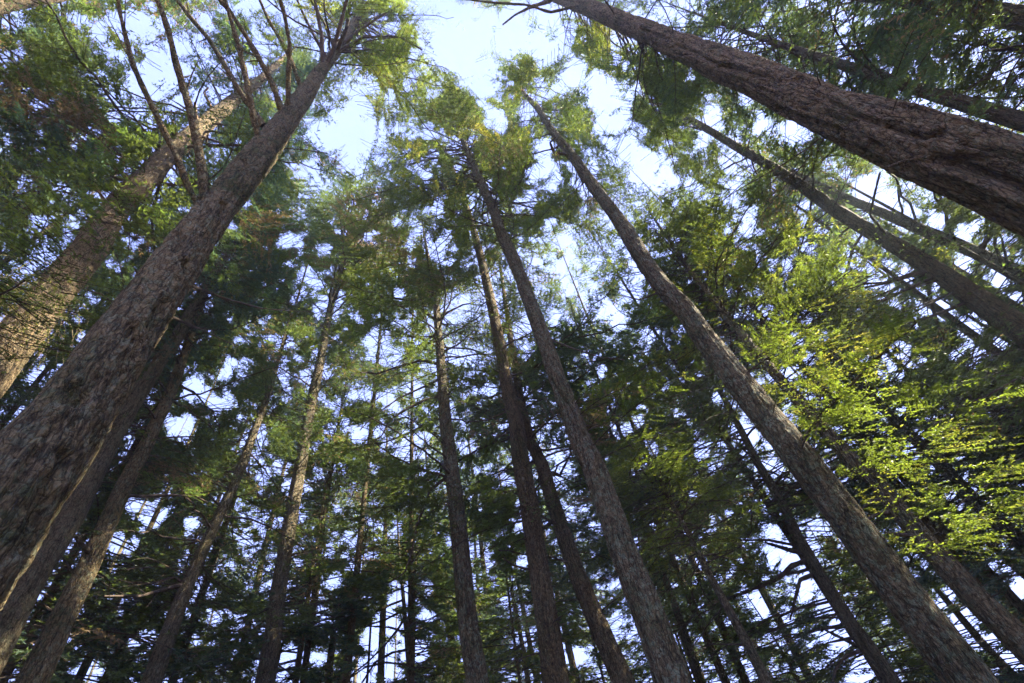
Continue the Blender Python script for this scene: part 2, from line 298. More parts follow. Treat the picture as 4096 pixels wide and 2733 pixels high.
def stem_at(S, z):
    A = S['A']; return np.array([np.interp(z, A[:, 2], A[:, 0]), np.interp(z, A[:, 2], A[:, 1]), z]), float(np.interp(z, A[:, 2], S['r']))

def on_bark(S, px, py):
    """height and angle of the bark seen at a photo point"""
    d = rays(px, py); z = (EYE+d*(S['D']/(d@S['h'])))[2]
    for _ in range(4):
        c, r = stem_at(S, z); oc = EYE[:2]-c[:2]; a = d[:2]@d[:2]; b = oc@d[:2]; cc = oc@oc-r*r; disc = max(0.0, b*b-a*cc)
        t = (-b-math.sqrt(disc))/a; P = EYE+d*t; z = P[2]
    return z, math.atan2(P[1]-c[1], P[0]-c[0])
FOLDS = {
 'T4': [([(3550,495),(3620,527),(3690,540),(3760,522)],.05,.16),([(3738,631),(3828,655),(3917,685),(4000,705),(4130,775)],.06,.24),([(3105,436),(3202,476),(3268,494),(3350,528)],.045,.14),
   ([(3619,411),(3709,453),(3798,482),(3887,494),(3990,540)],.04,.12),([(2880,262),(2982,286),(3060,300)],.04,.09),([(3190,312),(3228,328)],.05,.14),([(3480,573),(3512,592)],.045,.16),([(3816,620),(3947,625),(4010,600)],.04,.12),
   ([(3570,705),(3709,762),(3828,834),(3960,880)],.035,.09),([(3270,370),(3410,453),(3530,505)],.035,.09),([(2700,180),(2790,215),(2860,260)],.04,.08),([(2560,110),(2650,150)],.03,.07),([(3850,560),(3980,590),(4110,640)],.03,.08)],
 'T1': [([(745,1050),(748,1080)],.05,.10),([(665,1205),(631,1245),(614,1310)],.045,.10),([(540,1310),(515,1358)],.05,.10),([(560,1350),(548,1430)],.035,.07),([(285,1555),(296,1600)],.05,.12),([(709,930),(700,1000)],.04,.09),([(893,810),(890,865)],.05,.10),
   ([(977,640),(985,665)],.04,.08),([(977,780),(985,800)],.04,.08),([(1195,470),(1190,492)],.03,.06),([(255,1825),(244,1885)],.045,.1),([(190,1925),(143,2100),(107,2190)],.05,.08),([(400,1500),(340,1600),(300,1700)],.03,.05),([(500,1480),(440,1560),(400,1640)],.03,.05),([(150,1800),(90,1920)],.03,.06),([(800,1000),(760,1080)],.03,.05)],
 'T8': [([(3458,2262),(3590,2399),(3709,2470),(3770,2560)],.035,.05),([(2898,1490),(2952,1560)],.03,.05),([(3155,1800),(3220,1880)],.03,.04),([(3330,2030),(3400,2130)],.025,.04),([(2780,1330),(2815,1380)],.03,.04)],
 'T9': [([(2083,1155),(2088,1172)],.05,.08),([(2195,1500),(2243,1585),(2279,1627),(2315,1704),(2345,1762)],.035,.07),([(2482,2101),(2535,2232),(2571,2309),(2601,2345)],.04,.07),([(2637,2506),(2690,2607),(2738,2697)],.04,.08),([(2160,1330),(2180,1380)],.03,.05),([(2395,1900),(2430,2000)],.03,.05)],
 'T11': [([(1838,2160),(1844,2244),(1868,2339),(1874,2434),(1868,2518)],.035,.08),([(1785,1720),(1790,1780)],.03,.06),([(1905,2500),(1925,2620)],.03,.06)],
 'T14': [([(345,2205),(350,2245)],.05,.12),([(268,2440),(240,2540)],.03,.06)], 'T10': [([(2152,2240),(2154,2260)],.03,.05)],
 'T2': [([(655,700),(640,720)],.06,.12),([(225,1130),(205,1150)],.09,.16),([(90,1330),(70,1350)],.09,.15),([(440,900),(430,915)],.06,.1)],
 'T18': [([(3420,2530),(3480,2620),(3530,2700)],.03,.09),([(3270,2290),(3320,2380)],.03,.05)], 'T19': [([(3680,2120),(3800,2260),(3900,2370)],.025,.05),([(3480,1890),(3560,1990)],.025,.04)]}
def fold_disp(key, S, Z, T, Rr):
    out = np.zeros(np.broadcast(Z, T).shape)
    for pts, w, dep in FOLDS.get(key, ()):
        q = [on_bark(S, *p) for p in pts]; best = np.full(out.shape, 9.0)
        for (za, ta), (zb, tb) in zip(q[:-1], q[1:]):
            dt = (tb-ta+math.pi) % (2*math.pi)-math.pi; rr = float(stem_at(S, (za+zb)/2)[1])
            vz, vt = zb-za, dt*rr; pz = Z-za; pt = ((T-ta+math.pi) % (2*math.pi)-math.pi)*rr
            u = np.clip((pz*vz+pt*vt)/(vz*vz+vt*vt+1e-9), 0, 1)
            best = np.minimum(best, np.hypot(pz-u*vz, pt-u*vt))
        best = best+0.6*w*(noise(Z*9, np.cos(T)*4, np.sin(T)*4, 55)-0.5)
        dep = dep*(0.75 if key == 'T1' else 0.75)
        out -= dep*np.exp(-(best/w)**2)-0.15*dep*np.exp(-((best-2.2*w)/(1.1*w))**2)
    return out
def trunk_mesh(S, root, bark, sides=26, dz=0.16, ridge=0.035, lump=0.05, seed=0, twist=0.0, flare=0.35, scales=False, key=None):
    A = S['A']; z0 = A[0][2]-0.25; z1 = A[-1][2]
    n = int((z1-z0)/dz)+2; z = np.linspace(z0, z1, n)
    X = np.interp(z, A[:, 2], A[:, 0]); Y = np.interp(z, A[:, 2], A[:, 1]); r = np.interp(z, A[:, 2], S['r'])
    kk = max(1, int(0.5/dz)); XY = smooth(np.stack([X, Y], 1), kk); rs = smooth(r, kk); r = np.where(r < 0.05, r, rs); X, Y = XY.T
    r = r*(1+flare*np.exp(-(z-z0)/0.5))
    th = np.arange(sides)/sides*2*math.pi
    Z, T = np.meshgrid(z, th, indexing='ij'); Rr = r[:, None]
    T2 = T+twist*Z; kx = Rr/0.25
    big = noise(np.cos(T2)*1.6, np.sin(T2)*1.6, Z*0.45, seed)-0.5
    big2 = noise(np.cos(T2)*3.2, np.sin(T2)*3.2, Z*0.8, seed+3)-0.5
    rd = 0
    for f, a in ((9.0, 1.0), (19.0, 0.6), (40.0, 0.35)):
        if f*0.25 > sides/5: break
        w = noise(np.cos(T2)*2, np.sin(T2)*2, Z*1.5, seed+9)*0.9
        q = noise(np.cos(T2)*f*kx*0.25+w, np.sin(T2)*f*kx*0.25, Z*f*0.22+w, seed+int(f))
        rd = rd+a*(1-np.clip(np.abs(2*q-1)*3.2, 0, 1))
    disp = Rr*(lump*2*big+lump*1.2*big2)-ridge*rd*np.minimum(1, Rr/0.15)
    if scales:
        q = noise(np.cos(T)*3, np.sin(T)*3, Z*3.0, seed+21); ph = (Z*7.0+q*2.2+T*0.5) % 1.0
        disp = disp+0.018*(1-ph)
    if key: disp = disp+fold_disp(key, S, Z, T, Rr)
    R2 = Rr+disp
    V = np.stack([X[:, None]+R2*np.cos(T), Y[:, None]+R2*np.sin(T), Z], -1)
    if S is STEM.get('T24'):                                               # snapped top
        V[-1, :, 2] += 0.25*noise(np.cos(th)*3, np.sin(th)*3, 0.0, 2)-0.1; V[-1, :, :2] = V[-1, :, :2]
    V = V.reshape(-1, 3); i = np.arange(n-1)[:, None]*sides; j = np.arange(sides)[None]; k = (j+1) % sides
    F = np.stack([i+j, i+k, i+sides+k, i+sides+j], -1).reshape(-1, 4)
    c = len(V); V = np.concatenate([V, [[X[-1], Y[-1], z[-1]]]]); b = (n-1)*sides
    F3 = np.stack([b+np.arange(sides), b+(np.arange(sides)+1) % sides, np.full(sides, c)], 1)
    return mesh_obj('trunk', V-S['base'], F, F3, [bark], None, root, True)

# ------------------------------------------------------------------ where the canopy opens, and which stems stay clear
GW, GH, GM = 512, 342, 40                 # coarse survey of the view, cell = 8 photo px, margin GM cells
gx = (np.arange(GW+2*GM)-GM+0.5)*8; gy = (np.arange(GH+2*GM)-GM+0.5)*8
GX, GY = np.meshgrid(gx, gy)
PROT = {'T1': .97, 'T4': .97, 'T8': .92, 'T9': .9, 'T10': .75, 'T11': .75, 'T2': .5, 'T12': .4, 'T15': .45, 'T14': .5, 'T13': .5, 'T6': .7, 'T7': .7}
OPEN = [  # openings between the crowns (x, y, radius)
 (1900,170,110),(1790,130,70),(1800,215,60),(2050,110,100),(2180,60,60),(2160,190,80),(1870,280,60),(1925,360,48),(1965,450,48),(1990,500,40),
 (2300,300,70),(2380,330,70),(2450,345,40),(2430,420,70),(2460,500,80),(2500,590,75),(2590,650,60),(2670,700,50),(2560,700,50),
 (2170,610,50),(2160,690,60),(2210,720,40),(1400,500,75),(1450,560,70),(1400,620,60),(1330,570,50),(1290,520,45),(1450,430,50),(1480,350,40),(1520,640,35),
 (560,330,65),(640,250,70),(700,180,60),(640,380,50),(560,90,75),(470,70,55),(400,110,50),(330,80,45),(720,400,40),(690,290,60),
 (2270,1040,58),(2250,960,40),(2285,1150,42),(2200,900,30),(2420,1240,52),(2470,1290,40),(1480,1370,45),(1490,1400,30),(1660,1560,35),(1560,1620,45),(1600,1180,30),(1440,1740,35),
 (1150,960,40),(1230,1080,35),(940,1450,40),(900,1500,30),(770,1560,50),(730,1700,55),(600,2080,60),(460,2180,50),(900,2000,40),(760,2100,40),(340,2690,60),(260,2560,30),
 (1560,2480,80),(1640,2600,80),(1540,2640,80),(1450,2690,70),(1600,2400,60),(1480,2560,60),(1340,2330,40),(1150,2620,40),(1280,2650,35),(1250,2380,35),
 (3130,2210,75),(3080,2130,45),(3240,2270,50),(3200,2350,60),(3040,2420,50),(3300,2400,40),(2960,1700,30),(3000,1740,40),(3080,1780,30),(2900,2050,30),
 (3480,760,70),(3560,800,50),(3640,860,50),(2980,400,30),(2850,440,55),(2800,560,45),(2900,640,35),(3220,820,35),(3180,530,60),(3060,480,40),(3750,880,50),(3850,930,40),
 (3620,1110,40),(3700,1190,60),(3780,1240,55),(3880,1320,60),(3990,1390,50),(3560,1050,35),(3860,1060,35),(4000,1120,35),(4060,1200,40),(3500,1140,40),
 (3850,2480,60),(3960,2560,60),(4040,2640,60),(4060,2500,40),(3780,2400,35),(4050,2380,40),(4090,2340,40),
 (1300,1000,35),(2520,1010,25),(1700,1480,30),(2560,1680,25),(2180,2600,40),(2290,2630,50),(2090,2250,30),(1700,2460,30),(1900,1880,25),(280,1460,40),(150,1500,40),(330,1340,30),(120,1360,20),
 (3150,1500,30),(3240,1440,30),(3300,1330,25),(2870,1590,25)]
gap = np.zeros_like(GX); nz = noise(GX/38.0, GY/38.0, 0.0, 77)-0.5; nz2 = noise(GX/14.0, GY/14.0, 0.0, 78)-0.5
for (x, y, r) in OPEN:
    d = np.hypot(GX-x, GY-y)-r*0.78*(1.0+1.3*nz+0.7*nz2)
    gap = np.maximum(gap, np.clip(0.5-d/26.0, 0, 1))
# lighter texture everywhere: small random windows in the crowns
thin = np.clip((noise(GX/75.0, GY/75.0, 0.0, 79)*0.35+noise(GX/30.0, GY/30.0, 0.0, 80)*0.35+noise(GX/13.0, GY/13.0, 0.0, 81)*0.3-THIN0)*5.0, 0, 1)
stemD = np.full(GX.shape, 1e9); stemP = np.zeros(GX.shape)
for k in TR:
    if k in ('T21', 'T22', 'T26', 'T29', 'T25'): continue
    P = np.array(TR[k][1], float)
    for a, b in zip(P[:-1], P[1:]):
        v = b[:2]-a[:2]; L2 = (v**2).sum()
        t = np.clip(((GX-a[0])*v[0]+(GY-a[1])*v[1])/L2, 0, 1)
        d = np.hypot(GX-a[0]-t*v[0], GY-a[1]-t*v[1]); w = a[2]+(b[2]-a[2])*t
        mk = (d < w*0.5+6) & (w > 26)
        mk &= TR[k][0] < stemD; stemD[mk] = TR[k][0]; stemP[mk] = PROT.get(k, 0.6)
def keep_mask(P, hard=1.0, own=None):
    """which points of a crown survive the openings of the canopy and the clear stems"""
    px, py, z = project(P)
    ix = np.floor(px/8).astype(int)+GM; iy = np.floor(py/8).astype(int)+GM
    ok = (z > 0.3) & (ix >= 0) & (iy >= 0) & (ix < GX.shape[1]) & (iy < GX.shape[0])
    ix = np.clip(ix, 0, GX.shape[1]-1); iy = np.clip(iy, 0, GX.shape[0]-1)
    hd = np.hypot(P[:, 0], P[:, 1]); rn = rng.random(len(P))
    g = gap[iy, ix]; sdm = stemD[iy, ix]
    kill = (rn < g) | (rng.random(len(P)) < 0.08) | ((hd < sdm+0.3) & (rn < stemP[iy, ix]) & (sdm < 1e8)) | (rng.random(len(P)) < thin[iy, ix]*hard)
    # needles in the corridors cut for sunlight are dropped separately
    return ~(ok & kill)
SHAFTS = []  # added corridors towards the sun, cut through the needles to light chosen spots
def shaft(px, py, dist, rad):
    c = EYE+rays(px, py)*dist; SHAFTS.append((c, rad))
def in_shaft(P):
    m = np.zeros(len(P), bool)
    for c, rad in SHAFTS:
        q = P-c; t = q@sd; d = np.linalg.norm(q-t[:, None]*sd, axis=1)
        m |= (t > 1.0) & (d < (0.85 if rad < 1 else 0.68)*rad*(1+0.5*np.sin(t*1.7))) & (rng.random(len(P)) < (0.97 if rad < 1 else 0.86))
    return m
for a in ((3450,1450,8.2,1.3),(3750,1750,8.0,1.2),(3900,1950,7.8,.9),(3150,1250,9.5,1.2),(2650,1830,11.5,1.1),(3000,2080,14,1.0),(1600,1000,22,1.5),(1250,1250,24,1.3),(1650,1450,16,1.0),(2010,1430,14,.8),
          (420,2050,6,.35),(230,2330,5,.35),(1190,400,17,.6),(820,470,23,1.0),(1000,1750,20,1.2),(1130,507,12.7,.9),(1020,590,10.5,.7),(480,1300,6.8,.7),(350,1750,5.5,.5),(640,1420,6.5,.6),(150,2250,4.6,.5),(1761,1406,19,.7),(1770,1550,17,.6),(2750,1250,11.5,.45),(2650,1100,12.5,.4),(3800,600,9,.5),(3000,330,13,.7),(3350,1500,9,2.2),(3700,1700,9,2.0),(3850,1500,16,2.0),(3300,2300,18,1.8),(2750,2300,18,1.8),(2800,1900,15,1.8),(300,2500,16,1.5),(500,2300,17,2),(900,2450,20,2),(800,1900,18,1.8),(1300,1700,20,2),(1500,2300,21,2),(150,1500,12,1.2),(1150,1300,22,2),(200,500,20,2),(2000,2400,20,1.6),(3900,2400,20,2),(1900,2300,24,1.5),(700,2350,20,1.2),(2900,1100,18,1.4),(200,350,22,1.5),(250,1150,12,.7),(3300,1600,14,1.0),(2300,2000,24,1.5),(620,1700,14,.6),(2700,700,24,1.4),(2900,900,20,2.2),(3200,1100,15,1.9),(2600,1000,22,2.0),(3000,1500,15,1.5),(2500,2300,22,1.8),(1600,1900,20,1.8),(1300,2100,22,1.6),(2300,2500,22,1.4),(3400,900,17,1.6),(400,600,20,1.8),(3700,300,16,1.3),(1950,1150,20,1.3)): shaft(*a)

# ------------------------------------------------------------------ boughs
def axis_of(o, e1, e2, L, rise, droop, wig, n=9):
    s = np.linspace(0, 1, n)
    w = wig*L*np.sin(s*math.pi*1.4)
    return o+e1*(s*L)[:, None]+e2*w[:, None]+np.array([0, 0, 1.0])*((rise*s-droop*s*s)*L)[:, None]
def bough(soup, o, az, L, rise, droop, leaf, tsp, dsp, mleaf, mtwig, bare=0.2, dens=1.0, diamond=False, width=0.34, wide=0.42, hard=1.0, hang=0.0):
    """one flat spray-bearing bough; returns its axis"""
    e1 = np.array([math.sin(az), math.cos(az), 0]); e2 = np.array([math.cos(az), -math.sin(az), 0])
    wig = rng.normal(0, 0.06); ax = axis_of(o, e1, e2, L, rise, droop, wig)
    n2 = max(6, int(2*L*(1-bare)/tsp)); s = bare+(1-bare)*(np.arange(n2)+rng.random(n2)*.8)/n2
    s = np.clip(s, 0, 0.995); side = np.where(np.arange(n2) % 2 == 0, 1.0, -1.0)
    b = np.stack([np.interp(s, np.linspace(0, 1, len(ax)), ax[:, c]) for c in range(3)], 1)
    ell = (wide*L*(1-s)**0.75*np.clip((s-bare)*4+0.35, 0, 1)+0.16)*rng.uniform(0.55, 1.2, n2)
    al = rng.uniform(0.75, 1.15, n2); slope = rise-2*droop*s
    d = e1*np.cos(al)[:, None]+e2*(side*np.sin(al))[:, None]+np.array([0, 0, 1.0])*(slope*0.5+rng.normal(-0.08, 0.16, n2))[:, None]
    d /= np.linalg.norm(d, axis=1, keepdims=True)
    keep = keep_mask(b+d*(ell*0.5)[:, None], hard*0.9) & keep_mask(b+d*(ell*0.95)[:, None], 0.3)
    b, d, ell = b[keep], d[keep], ell[keep]
    if len(b) == 0: return ax, 0.0
    zz = np.array([0, 0, 1.0])
    sg = np.cross(d, zz); sg /= np.linalg.norm(sg, axis=1, keepdims=True)+1e-9
    m = len(b)
    n3 = np.maximum(2, (ell/dsp*dens*DK).astype(int)); idx = np.repeat(np.arange(m), n3); N = len(idx)
    k = np.arange(N)-np.repeat(np.cumsum(n3)-n3, n3); u = (k+rng.random(N)*0.9)/n3[idx]
    p = b[idx]+d[idx]*(u*ell[idx])[:, None]; p[:, 2] -= (0.12+hang)*(u*ell[idx])**2
    sd2 = np.where(k % 2 == 0, 1.0, -1.0); a3 = rng.uniform(0.4, 1.2, N)
    q = d[idx]*np.cos(a3)[:, None]+sg[idx]*(sd2*np.sin(a3))[:, None]+rng.normal(0, 0.22, (N, 3)); q[:, 2] -= 0.12+hang*1.5
    q /= np.linalg.norm(q, axis=1, keepdims=True)
    N0 = N
    kp = keep_mask(p, hard); kp &= ~in_shaft(p)
    full = np.bincount(idx[kp], minlength=m) >= 0.35*n3
    # twigs: slim tapering blades, only where they still carry needles
    bt, dt, et, st_ = b[full], d[full], ell[full]*0.88, sg[full]; w = 0.003+0.0045*et; mm = len(bt)
    if mm:
        tip = bt+dt*et[:, None]; tip[:, 2] -= (0.12+hang)*et*et
        V = np.empty((mm, 3, 3)); V[:, 0] = bt-st_*w[:, None]; V[:, 1] = bt+st_*w[:, None]; V[:, 2] = tip
        soup.tris(V.reshape(-1, 3), np.arange(mm*3).reshape(-1, 3), mtwig)
    kp &= full[idx] | (rng.random(N) < 0.5)
    # nobody sees the far outside of the frame: fewer, same look
    p, q, u = p[kp], q[kp], u[kp]; N = len(p)
    if N == 0: return ax, 0.0
    ln = leaf*rng.uniform(0.65, 1.3, N)*(1-0.35*u)
    nrm = zz+rng.normal(0, 0.55, (N, 3)); sv = np.cross(q, nrm); sv /= np.linalg.norm(sv, axis=1, keepdims=True)+1e-9
    hw = ln*width*0.5
    if diamond:
        V = np.empty((N, 4, 3)); V[:, 0] = p; V[:, 1] = p+q*(ln*.4)[:, None]+sv*hw[:, None]; V[:, 2] = p+q*ln[:, None]; V[:, 3] = p+q*(ln*.4)[:, None]-sv*hw[:, None]
        soup.quads(V.reshape(-1, 3), np.arange(N*4).reshape(-1, 4), mleaf)
    else:
        V = np.empty((N, 3, 3)); V[:, 0] = p-sv*hw[:, None]; V[:, 1] = p+sv*hw[:, None]; V[:, 2] = p+q*ln[:, None]
        soup.tris(V.reshape(-1, 3), np.arange(N*3).reshape(-1, 3), mleaf)
    return ax, N/(N0+1.0)*len(b)/max(1, n2)
def axis_tube(ax, r0, r1, sides=6, clip=True):
    n = len(ax); return tube(ax, np.linspace(r0, r1, n), sides)
def clear_axis(ax):
    """cut a limb where it would cross a clear stem in front or an opening"""
    px, py, z = project(ax); ix = np.clip(np.floor(px/8).astype(int)+GM, 0, GX.shape[1]-1); iy = np.clip(np.floor(py/8).astype(int)+GM, 0, GX.shape[0]-1)
    hd = np.hypot(ax[:, 0], ax[:, 1]); bad = ((stemD[iy, ix] < 1e8) & (hd < stemD[iy, ix]-0.5)) | (gap[iy, ix] > 0.3); bad[:2] = False
    w = np.nonzero(bad)[0]
    return ax[:w[0]] if len(w) else ax
def branch_obj(ax, r0, root, base, mat, r1=None, name='branch', sides=6, twigs=0, clip=True):
    if clip:
        n0 = len(ax); ax = clear_axis(ax)
        if len(ax) < 0.55*n0: return None
    if len(ax) < 3: return None
    s = np.linspace(0, 1, len(ax)); f = np.linspace(0, 1, 14)
    P = np.stack([np.interp(f, s, ax[:, c]) for c in range(3)], 1); P = smooth(P, 1); P[0] = ax[0]
    L = np.linalg.norm(np.diff(P, axis=0), axis=1).sum(); P[1:-1] += rng.normal(0, 0.006*L, (len(P)-2, 3))
    sp = Soup(); V, F = tube(P, r0+((r1 or r0*0.25)-r0)*f**0.8, sides); sp.quads(V, F, 0)
    for i in range(twigs):
        t = rng.uniform(0.15, 0.97); o = np.array([np.interp(t, f, P[:, c]) for c in range(3)]); g = np.array([np.interp(min(1, t+.05), f, P[:, c]) for c in range(3)])-o
        g /= np.linalg.norm(g)+1e-9; q = g*0.7+rng.normal(0, 0.55, 3); q[2] -= 0.1; q /= np.linalg.norm(q); l = L*rng.uniform(0.08, 0.26)*(1.1-t*.6)
        bend = rng.normal(0, 0.25, 3)
        ss = np.linspace(0, 1, 5)[:, None]; Q = o+q*ss*l+bend*l*ss*ss
        V, F = tube(Q, np.linspace(r0*0.28, 0.0025, 5), 4); sp.quads(V, F, 0)
        for j in range(2):
            t2 = rng.uniform(.3, .9); o2 = o+q*t2*l+bend*l*t2*t2; q2 = q+rng.normal(0, .6, 3); q2 /= np.linalg.norm(q2)
            V, F = tube(np.array([o2, o2+q2*l*.25+rng.normal(0, .02, 3), o2+q2*l*.5]), [r0*.13, .003, .0015], 3); sp.quads(V, F, 0)
    return sp.build(name, [mat], root, True, base)

def crown(key, S, root, z0, Lmax, n, leafs, leaf=0.11, tsp=0.13, dsp=0.052, diamond=False, dry=0.06, top_rise=0.45, branches=40, shape=0.75, side=None,
          base=None, wood=True, hard=1.0, clearcam=0.75, bark=None, hang=0.0, dens=1.0, extra=(), low=0.35):
    base = S['base'] if base is None else base
    names = list(leafs)+(['dry'] if dry > 0 else []); mats = [LEAF[x] for x in names]+[TWIG, DRYTWIG]; mt = len(names); soup = Soup()
    z1 = S['top']-0.3; nb = 0; todo = []
    n = int(n*NK); Lmax = Lmax*LK
    for i in range(n):
        f = (i+rng.random())/n; f = f**0.85; z = z0+(z1-z0)*f
        az = (i*2.399+rng.normal(0, 0.5)) % (2*math.pi)
        L = Lmax*((1-f)**shape*0.95+0.08)*(low+(1-low)*min(1, f*5))*rng.uniform(0.65, 1.2)
        todo.append((z, az, L, top_rise*f-0.05+rng.normal(0, 0.08), 0.28*(1-f)+0.10, None, False))
    todo += list(extra)
    order = sorted(range(len(todo)), key=lambda i: -todo[i][2]); big = set(order[:branches])
    camaz = math.atan2(-S['base'][0], -S['base'][1])
    for i, (z, az, L, rise, droop, nm, fine) in enumerate(todo):
        o, r = stem_at(S, z); dcam = abs((az-camaz+math.pi) % (2*math.pi)-math.pi)
        if nm is None and dcam < 0.6 and rng.random() < clearcam: continue
        if side is not None and nm is None:
            ds = abs((az-side[0]+math.pi) % (2*math.pi)-math.pi)
            if ds > side[1] and rng.random() < side[2]: continue
        isdry = dry > 0 and rng.random() < dry and nm is None
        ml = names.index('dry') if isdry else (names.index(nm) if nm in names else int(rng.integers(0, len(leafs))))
        ax, leafy = bough(soup, o, az, L, rise, droop, leaf*(0.55 if fine else 1), tsp*(0.75 if fine else 1), dsp*(0.5 if fine else 1), ml, mt+(1 if isdry else 0), bare=rng.uniform(0.08, 0.25), diamond=diamond, hard=hard, dens=dens*(0.5 if isdry else float(rng.uniform(0.5, 1.25))), hang=hang)
        if leafy < 0.22 and rng.random() < 0.8: continue
        r0 = min(max(0.009, 0.0075*L+0.005), max(0.01, r*0.5))
        if i in big and wood: branch_obj(ax, r0, root, base, bark or TWIG, sides=6)
        else:
            cx = clear_axis(ax)
            if len(cx) > 4:
                V, F = tube(cx, np.linspace(r0*.8, 0.004, len(cx)), 4); soup.quads(V, F, mt)
    return soup.build('crown', mats, root, False, base)

def aim(S, px, py, dist, n, spread, L_extra=1.25, nm=None, rise=0.1, droop=0.25):
    """boughs of this tree that reach out to a place in the canopy"""
    out = []
    for i in range(n):
        t = EYE+rays(px+rng.normal(0, spread*0.5), py+rng.normal(0, spread*0.5))*(dist*rng.uniform(0.92, 1.08))
        b = S['base']; o, _ = stem_at(S, t[2])
        v = t-o; L = math.hypot(v[0], v[1])*L_extra; az = math.atan2(v[0], v[1])
        s = 1/L_extra; z = t[2]-(rise*s-droop*s*s)*L; L = min(L, 8.0)
        out.append((float(np.clip(z, 1.5, S['top']-0.5)), az, L, rise, droop, nm, dist < 11.5))
    return out
def limb_px(S, pts, w0, w1, tf, root, mat, name='branch', twigs=6, sides=8):
    """a limb surveyed in the photograph: it leaves the stem at the first point and ends tf times as far away"""
    P = np.array(pts, float); d = rays(P[:, 0], P[:, 1]); h = S['h']
    o0 = EYE+d[0]*(S['D']/(d[0]@h)); o, r = stem_at(S, o0[2]); t0 = np.linalg.norm(o-EYE)
    s = np.concatenate([[0], np.cumsum(np.hypot(*np.diff(P, axis=0).T))]); s /= s[-1]
    W3 = EYE+d*(t0*(1+(tf-1)*s))[:, None]; W3[0] = 0.5*W3[0]+0.5*np.array([o[0], o[1], W3[0][2]])
    k = t0/FPX; f = np.linspace(0, 1, 26)
    Q = smooth(np.stack([np.interp(f, s, W3[:, c]) for c in range(3)], 1), 1)
    sp = Soup(); rr = (w0+(w1-w0)*f)*0.5*k*(1+0.12*rng.normal(0, 1, 26)); rr[0] *= 1.5
    V, F = tube(Q, rr, sides); sp.quads(V, F, 0); L = np.linalg.norm(np.diff(Q, axis=0), axis=1).sum()
    for i in range(twigs):
        t = rng.uniform(0.2, 1.0); j = min(24, int(t*25)); oo = Q[j]; g = Q[j+1]-Q[j]; g /= np.linalg.norm(g)
        q = g*0.8+rng.normal(0, .6, 3); q /= np.linalg.norm(q); l = L*rng.uniform(.05, .2)
        ss = np.linspace(0, 1, 5)[:, None]; V, F = tube(oo+q*ss*l+rng.normal(0, .2, 3)*l*ss*ss, np.linspace(rr[j]*.4, .003, 5), 4); sp.quads(V, F, 0)
    return sp.build(name, [mat], root, True, S['base']), Q

